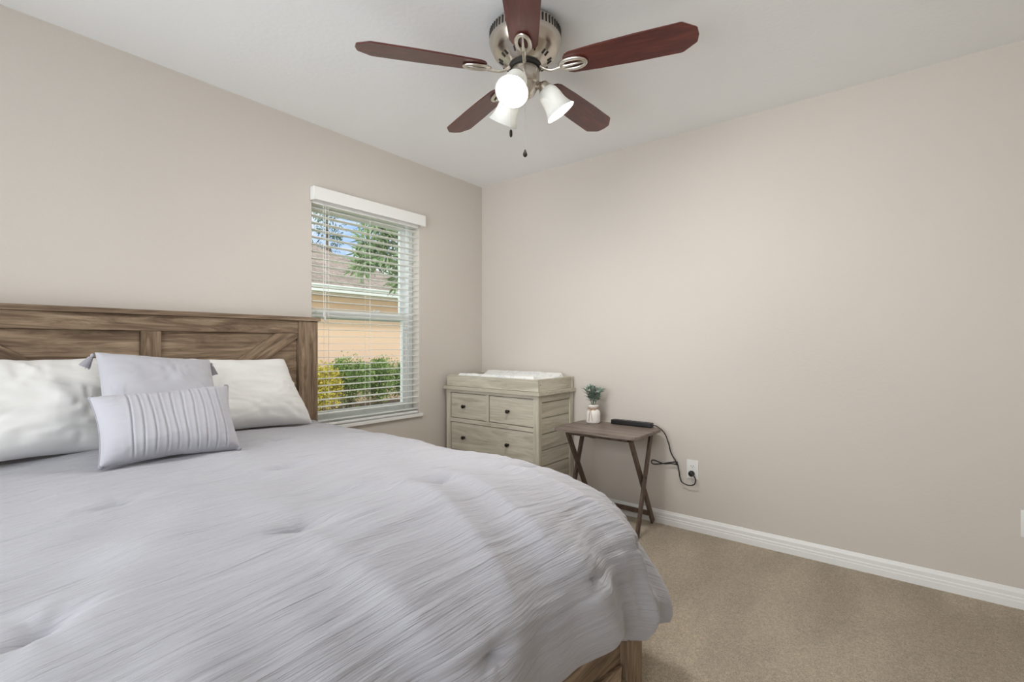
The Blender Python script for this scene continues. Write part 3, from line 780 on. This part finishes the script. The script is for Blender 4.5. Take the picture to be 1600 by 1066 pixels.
# outlets
def outlet(y, z, label):
    t = thing('wall_outlet', label, 'outlet', (-.004, y, z - .057))
    bm = BM(); box(bm, -.006, -.0003, y - .035, y + .035, z - .0575, z + .0575, .0025, 3); obj('wall_plate', bm, M_white_pl, t, angle=40)
    for s in (1, -1):
        bm = BM(); zc = z + s * .0195
        prism(bm, [(math.cos(a) * .0165, max(-.0135, min(.0135, math.sin(a) * .0165))) for a in np.linspace(0, 2 * PI, 29)[:-1]], 0, .0022, 0, Matrix.Translation((-.0061, y, zc)) @ Matrix(((0, 0, -1, 0), (1, 0, 0, 0), (0, 1, 0, 0), (0, 0, 0, 1))))
        r = obj('receptacle', bm, M_white_pl, t)
        if s > 0 or 'cut off' in label:
            bm = BM()
            box(bm, -.0090, -.0084, y - .0075, y - .0058, zc - .001, zc + .007); box(bm, -.0090, -.0084, y + .0058, y + .0075, zc - .001, zc + .006); box(bm, -.0090, -.0084, y - .002, y + .002, zc - .008, zc - .0045)
            obj('prong_slots', bm, M_slot, r)
    bm = BM(); lathe(bm, [(.0003, .0012), (.003, .001), (.003, 0)], Matrix.Translation((-.0061, y, z)) @ Matrix.Rotation(-PI / 2, 4, 'Y'), 10); obj('plate_screw', bm, M_white_pl, t)
outlet(-1.727, .372, 'white double wall outlet with a round black plug beside the tray table')
outlet(-3.146, .366, 'white wall outlet above the baseboard, cut off by the right edge')

# ================================================================== CEILING FAN
FX, FY = -1.397, -1.498
fan = thing('ceiling_fan', 'brushed nickel ceiling fan with five dark mahogany blades and three lit lamps', 'ceiling fan', (FX, FY, H))
T0 = Matrix.Translation((FX, FY, 0))
bm = BM()
lathe(bm, [(.02, H - .0005), (.118, H - .0005), (.128, H - .006), (.132, H - .014), (.140, H - .020), (.1455, H - .030), (.1465, H - .060), (.148, H - .066), (.1475, H - .072),
           (.143, H - .085), (.134, H - .105), (.126, H - .118), (.124, H - .119), (.108, H - .136), (.088, H - .150), (.075, H - .156), (.070, H - .160), (.0005, H - .160)], T0, 64)
mh = obj('motor_housing', bm, M_nickel, fan, angle=40)
bm = BM()
for k in range(56):
    a = 2 * PI * k / 56; c = Vector((FX + .1461 * math.cos(a), FY + .1461 * math.sin(a), H - .045))
    R = Matrix(((math.cos(a), -math.sin(a), 0), (math.sin(a), math.cos(a), 0), (0, 0, 1)))
    obox(bm, c, (.0025, .0075, .031), R, .0008)
obj('vent_slots', bm, M_slot, mh)
for k in range(10):
    a = 2 * PI * (k + .5) / 10; bm = BM()
    for da in (-.10, .10):
        c = Vector((FX + .100 * math.cos(a + da), FY + .100 * math.sin(a + da), H - .1435))
        Rm = Matrix.Rotation(a, 3, 'Z') @ Matrix.Rotation(math.radians(-36), 3, 'Y'); obox(bm, c, (.020, .006, .004), Rm, .001)
    obj('decorative_slot', bm, M_slot, mh)
bm = BM(); lathe(bm, [(.066, H - .1555), (.066, H - .172), (.062, H - .176), (.0005, H - .176)], T0, 48); obj('flywheel', bm, M_slot, fan, angle=40)
bm = BM(); lathe(bm, [(.0005, H - .1765), (.057, H - .1765), (.059, H - .180), (.0585, H - .235), (.055, H - .241), (.050, H - .243), (.047, H - .262), (.038, H - .280), (.024, H - .290), (.018, H - .292), (.017, H - .298), (.010, H - .302), (.0005, H - .303)], T0, 48)
obj('switch_housing', bm, M_nickel, fan, angle=40)

# blade and its iron, built once along +X then turned
BZ = 2.251
def blade_parts(ang):
    pitch = math.radians(-12)
    M = T0 @ Matrix.Translation((0, 0, BZ)) @ Matrix.Rotation(ang, 4, 'Z')
    MP = M @ Matrix.Rotation(pitch, 4, 'X')
    pts = [(.165, -.030), (.175, -.045), (.195, -.054), (.30, -.060), (.45, -.066), (.605, -.069), (.612, -.067), (.656, -.036), (.661, -.030), (.666, 0), (.661, .030), (.656, .036), (.612, .067), (.605, .069),
           (.45, .066), (.30, .060), (.195, .054), (.175, .045), (.165, .030)]
    bm = BM(); prism(bm, pts, 0, .0065, .0015, MP)
    # keep blade mesh in the blade's own frame for its grain
    inv = MP.inverted()
    bmesh.ops.recalc_face_normals(bm, faces=bm.faces[:])
    for v in bm.verts: v.co = inv @ v.co
    me = bpy.data.meshes.new('fan_blade'); bm.to_mesh(me); bm.free(); me.materials.append(M_blade)
    b = bpy.data.objects.new('fan_blade', me); COL.objects.link(b); b.parent = fan
    b.matrix_local = Matrix.Translation(-ORG[fan.name]) @ MP
    bm = BM()
    # neck arm from the flywheel curving out to the blade
    tube(bm, smooth_path([(.066, 0, .012), (.085, 0, -.002), (.110, 0, -.013), (.140, 0, -.011), (.162, 0, -.009)], 6), [.0085] * 6 + [.0075] * 6 + [.007] * 6 + [.008] * 7, 10, flat=.75)
    for v in bm.verts: v.co = M @ v.co
    nv = len(bm.verts)
    b2 = BM()
    # oval loop with a centre rib
    tube(b2, [(.200 + .052 * math.cos(a), .026 * math.sin(a), -.0055 - .002 * math.cos(a)) for a in np.linspace(0, 2 * PI, 33)[:-1]], .0085, 8, closed=True, flat=.7)
    tube(b2, [(.150, 0, -.008), (.175, 0, -.008), (.21, 0, -.007), (.250, 0, -.006)], [.009, .0065, .005, .004], 8)
    for v in b2.verts: v.co = MP @ v.co
    me = bpy.data.meshes.new('tmp'); b2.to_mesh(me); b2.free(); bm.from_mesh(me); bpy.data.meshes.remove(me)
    obj('blade_iron', bm, M_nickel_lt, fan, smooth=True)
PH = 2.498
for k in range(5): blade_parts(PH - k * 2 * PI / 5)

# light kit: three arms with bell shades
camd = math.atan2(CAMY - FY, CAMX - FX)
for k in range(3):
    # image-left is clockwise from the camera direction seen from above
    az = camd - math.radians(20) + k * math.radians(120)
    r = Vector((math.cos(az), math.sin(az), 0)); up = Vector((0, 0, 1))
    c = Vector((FX, FY, 0))
    neck = c + r * .080 + up * 2.197; mouth = c + r * .151 + up * 2.097
    ax = (mouth - neck).normalized(); L = (mouth - neck).length
    R = ax.to_track_quat('Z', 'Y').to_matrix().to_4x4(); M = Matrix.Translation(neck) @ R
    bm = BM()
    tube(bm, smooth_path([c + r * .040 + up * 2.185, c + r * .055 + up * 2.200, c + r * .066 + up * 2.210, neck - ax * .012], 5), .009, 10)
    lathe(bm, [(.0005, -.022), (.012, -.021), (.020, -.016), (.024, -.008), (.025, .004), (.030, .006), (.031, .016), (.029, .018), (.0005, .010)], M, 28)
    arm = obj('lamp_arm', bm, M_nickel, fan, angle=50)
    bm = BM(); po = [(.0295, .008), (.034, .016), (.041, .028), (.0445, .045), (.046, .065), (.049, .085), (.055, .103), (.0635, .118), (.0655, .121), (.0635, .1215), (.0515, .101), (.0460, .084), (.0430, .064), (.0415, .045), (.038, .030), (.031, .019), (.027, .012)]
    lathe(bm, po, M, 40); sh = obj('lamp_shade', bm, M_shade, fan, smooth=True)
    bm = BM(); lathe(bm, [(.0005, .020), (.013, .020), (.013, .035), (.017, .045), (.026, .058), (.0305, .072), (.0305, .082), (.027, .094), (.018, .103), (.008, .107), (.0005, .108)], M, 28); obj('light_bulb', bm, M_bulb, fan, smooth=True)
# pull chains
side = Vector((math.cos(camd + PI / 2), math.sin(camd + PI / 2), 0))   # image-right seen from the camera
def chain(x, y, z0, z1, fobr):
    bm = BM(); n = int((z0 - z1) / .004)
    tube(bm, [(x, y, z0), (x, y, z1)], .0009, 6)
    for k in range(n): lathe(bm, [(.0002, -.0014), (.0014, 0), (.0002, .0014)], Matrix.Translation((x, y, z0 - k * .004)), 6)
    ch = obj('pull_chain', bm, M_chain, fan)
    bm = BM(); lathe(bm, [(.0005, 0), (.004, -.001), (.006, -.008), (fobr, -.018), (fobr, -.024), (fobr * .5, -.030), (.0005, -.031)], Matrix.Translation((x, y, z1)), 16); obj('chain_fob', bm, M_knob, ch, smooth=True)
cd0 = Vector((math.cos(camd), math.sin(camd), 0))
chain(FX, FY, H - .302, 1.935, .009)
q = Vector((FX, FY, 0)) + side * -.058 + cd0 * .012
bm_ = q; chain(q.x, q.y, 2.20, 2.012, .006)

# ================================================================== OUTSIDE
GZ = -.25
def noisecol(name, stops, scale, rough=.9, det=4, b_=.4, mscale=(1, 1, 1)):
    m = mat(name, stops[0][1], rough, spec=.2); t = tex_noise(m, scale, det, .6, mscale); base(m, ramp(m, t.outputs[0], stops)); bump(m, t.outputs[0], b_, .02); return m
M_grass = noisecol('lawn', [(.35, (.17, .22, .07)), (.55, (.30, .36, .13)), (.7, (.42, .44, .22))], 25)
M_mulch = noisecol('mulch_and_gravel', [(.35, (.14, .10, .085)), (.55, (.28, .22, .20)), (.7, (.48, .42, .40))], 22)
M_stucco = noisecol('tan_stucco', [(.3, (.78, .55, .40)), (.7, (.83, .60, .44))], 40, b_=.2)
def shinglemat():
    m = mat('brown_shingles', (.35, .28, .24), .9, spec=.2)
    n, l, b = nodes(m); tc = n.new('ShaderNodeTexCoord'); br = n.new('ShaderNodeTexBrick'); br.inputs['Scale'].default_value = 1.0
    br.inputs['Brick Width'].default_value = .32; br.inputs['Row Height'].default_value = .14; br.inputs['Mortar Size'].default_value = .006
    br.inputs['Color1'].default_value = (.40, .33, .29, 1); br.inputs['Color2'].default_value = (.27, .22, .20, 1); br.inputs['Mortar'].default_value = (.10, .08, .07, 1)
    l.new(tc.outputs['UV'], br.inputs['Vector']); t = tex_noise(m, 9, 4)
    base(m, mix(m, .5, br.outputs['Color'], ramp(m, t.outputs[0], [(.35, (.6, .58, .56)), (.65, (1.15, 1.1, 1.08))]), 'MULTIPLY')); return m
M_shingle = shinglemat()
bm = BM(); box(bm, -8, 14, .2, 30, GZ - .1, GZ); struct('ground_lawn', bm, M_grass)
bm = BM(); prism(bm, [(0, 5.15), (9, 4.9), (9, 7.2), (-1, 7.2)], GZ, GZ + .03); o = struct('ground_mulch', bm, M_mulch)
nb = thing('neighbor_house', 'tan stucco house with brown shingle hip roof beyond the window', 'house', (3.6, 9, GZ))
bm = BM(); box(bm, -1.0, 5.3, 7.2, 12.0, GZ, 2.38); obj('house_wall', bm, M_stucco, nb)
bm = BM(); box(bm, -1.0, 5.32, 7.13, 7.20, 2.06, 2.20, .01); obj('wall_band', bm, M_stucco, nb)
bm = BM(); box(bm, -1.5, 5.7, 6.72, 7.19, 2.225, 2.235); obj('soffit', bm, M_vinyl, nb)
bm = BM(); box(bm, -1.5, 5.7, 6.60, 6.72, 2.24, 2.38, .012); box(bm, -1.5, 5.7, 6.57, 6.62, 2.36, 2.39, .008); obj('gutter', bm, M_vinyl, nb)
# hip roof face falling to the right
bm = BM(); uvl = bm.loops.layers.uv.new('UVMap')
ridge = [(-3.0, 10.5, 4.05), (1.9, 9.2, 3.70), (7.2, 7.6, 2.75)]
v = [bm.verts.new(p) for p in ((-1.6, 6.62, 2.39), (5.75, 6.62, 2.39), (5.75, 12.6, 2.39), (-1.6, 12.6, 2.39), (3.7, 9.6, 3.86), (-1.6, 9.6, 3.86))]
for f in ((0, 1, 4, 5), (1, 2, 4), (2, 3, 5, 4)):
    ff = bm.faces.new([v[i] for i in f])
    for lo in ff.loops: lo[uvl].uv = (lo.vert.co.x, lo.vert.co.y * 1.12)
obj('roof', bm, M_shingle, nb)

def foliage(name, centers, m, n, ls, parent=None, seed=1, loc=None, droop=.0, shell=.75):
    """leaf quads scattered through ellipsoids (cx,cy,cz,rx,ry,rz)"""
    r = np.random.RandomState(seed); V = []; F = []
    w = np.array([c[3] * c[4] * c[5] for c in centers]) ** .66; w = w / w.sum()
    for c, ww in zip(centers, w):
        k = int(n * ww); d = r.normal(size=(k, 3)); d /= np.linalg.norm(d, axis=1)[:, None]
        rad = (shell + (1 - shell) * r.rand(k)) * (1 + .12 * r.normal(size=k)); p = d * rad[:, None] * np.array(c[3:6]) + np.array(c[:3])
        ax = d + .8 * r.normal(size=(k, 3)); ax[:, 2] -= droop; ax /= np.linalg.norm(ax, axis=1)[:, None]
        sd2 = np.cross(ax, r.normal(size=(k, 3))); sd2 /= np.linalg.norm(sd2, axis=1)[:, None]
        Ls = ls[0] * (.7 + .6 * r.rand(k))[:, None]; Ws = ls[1] * (.7 + .6 * r.rand(k))[:, None]
        o0 = len(V) * 4 if False else sum(len(x) for x in V)
        quad = np.stack([p, p + ax * Ls * .5 + sd2 * Ws * .5, p + ax * Ls, p + ax * Ls * .5 - sd2 * Ws * .5], 1).reshape(-1, 3)
        V.append(quad); F.append(np.arange(k * 4).reshape(-1, 4) + o0)
    o = nobj(name, np.concatenate(V), np.concatenate(F), m, parent=parent, smooth=False, loc=loc); return o
M_hedge = leafmat('hedge_leaf', (.09, .17, .04), (.34, .46, .14), .5)
M_croton = leafmat('yellow_leaf', (.35, .34, .05), (.60, .45, .06), .5)
M_tree = leafmat('broad_tree_leaf', (.10, .17, .07), (.30, .38, .20), .5)
M_pine = leafmat('fine_tree_leaf', (.05, .09, .06), (.12, .17, .12), .6)
M_bark = noisecol('tree_bark', [(.3, (.10, .075, .055)), (.7, (.22, .17, .13))], 12)
def bush(cx, cy, rx, h, m, label, seed, n=5200, leafs=(.055, .032)):
    t = thing('shrub', label, 'shrub', (cx, cy, GZ), 'shrubs in front of the neighbouring house')
    r = random.Random(seed); cs = [(cx, cy, GZ + h * .52, rx, .42, h * .5)]
    for k in range(5): cs.append((cx + r.uniform(-.6, .6) * rx, cy + r.uniform(-.2, .2), GZ + h * r.uniform(.5, .78), rx * .45, .3, h * .25))
    foliage('foliage', cs, m, n, leafs, parent=t, seed=seed, shell=.5)
    bm = BM()
    for k in range(4): tube(bm, [(cx + r.uniform(-.1, .1), cy, GZ), (cx + r.uniform(-.5, .5) * rx, cy, GZ + h * .6)], .015, 6)
    obj('branches', bm, M_bark, t)
bush(2.08, 6.1, .36, .98, M_croton, 'yellow-leaved shrub at the left end of the hedge outside', 41)
bush(2.85, 6.35, .46, 1.14, M_hedge, 'tall rounded green shrub beside the yellow-leaved one outside', 42)
bush(3.62, 6.35, .42, 1.08, M_hedge, 'green shrub outside just left of the window stile', 43)
bush(4.35, 6.30, .42, 1.0, M_hedge, 'green shrub outside at the right end of the hedge', 44)
def tree(name, label, base_, trunk, crowns, m, leafs, n, seed, droop=0, shell=.6):
    t = thing(name, label, 'tree', base_); bm = BM()
    tube(bm, [Vector(base_)] + [Vector(p) for p in trunk], [.09] + [.07] * (len(trunk) - 1) + [.03], 8)
    top = Vector(trunk[-2] if len(trunk) > 1 else trunk[0])
    for c in crowns[:10]: tube(bm, [top, Vector(c[:3])], [.03, .012], 6)
    obj('trunk', bm, M_bark, t); foliage('foliage', crowns, m, n, leafs, parent=t, seed=seed, droop=droop, shell=shell)
r = random.Random(3); cr = []
for k in range(15):
    cr.append((2.98 + r.uniform(-.60, .7), 4.9 + r.uniform(-.5, .5), 2.98 + r.uniform(-.62, .62), .20, .20, .16))
tree('broadleaf_tree', 'broad-leaved tree hanging over the neighbouring roof, seen through the window', (4.9, 5.0, GZ), [(4.9, 5.0, 1.4), (4.7, 4.95, 2.4), (3.6, 4.9, 3.1)], cr, M_tree, (.30, .04), 1500, 5, .7, .15)
cr = []
for k in range(13):
    z = 4.6 + k * .30; w_ = .75 - .03 * k
    for s_ in (-1, 1): cr.append((9.75 + s_ * w_ * .6 + r.uniform(-.1, .1), 19 + r.uniform(-.3, .3), z + r.uniform(-.15, .15), .5 * w_ + .1, .3, .14))
tree('slender_tree', 'slender sparse dark tree far behind the neighbouring roof', (9.75, 19, GZ), [(9.75, 19, 3), (9.75, 19, 6), (9.75, 19, 8.4)], cr, M_pine, (.20, .05), 1500, 8, .3, .3)
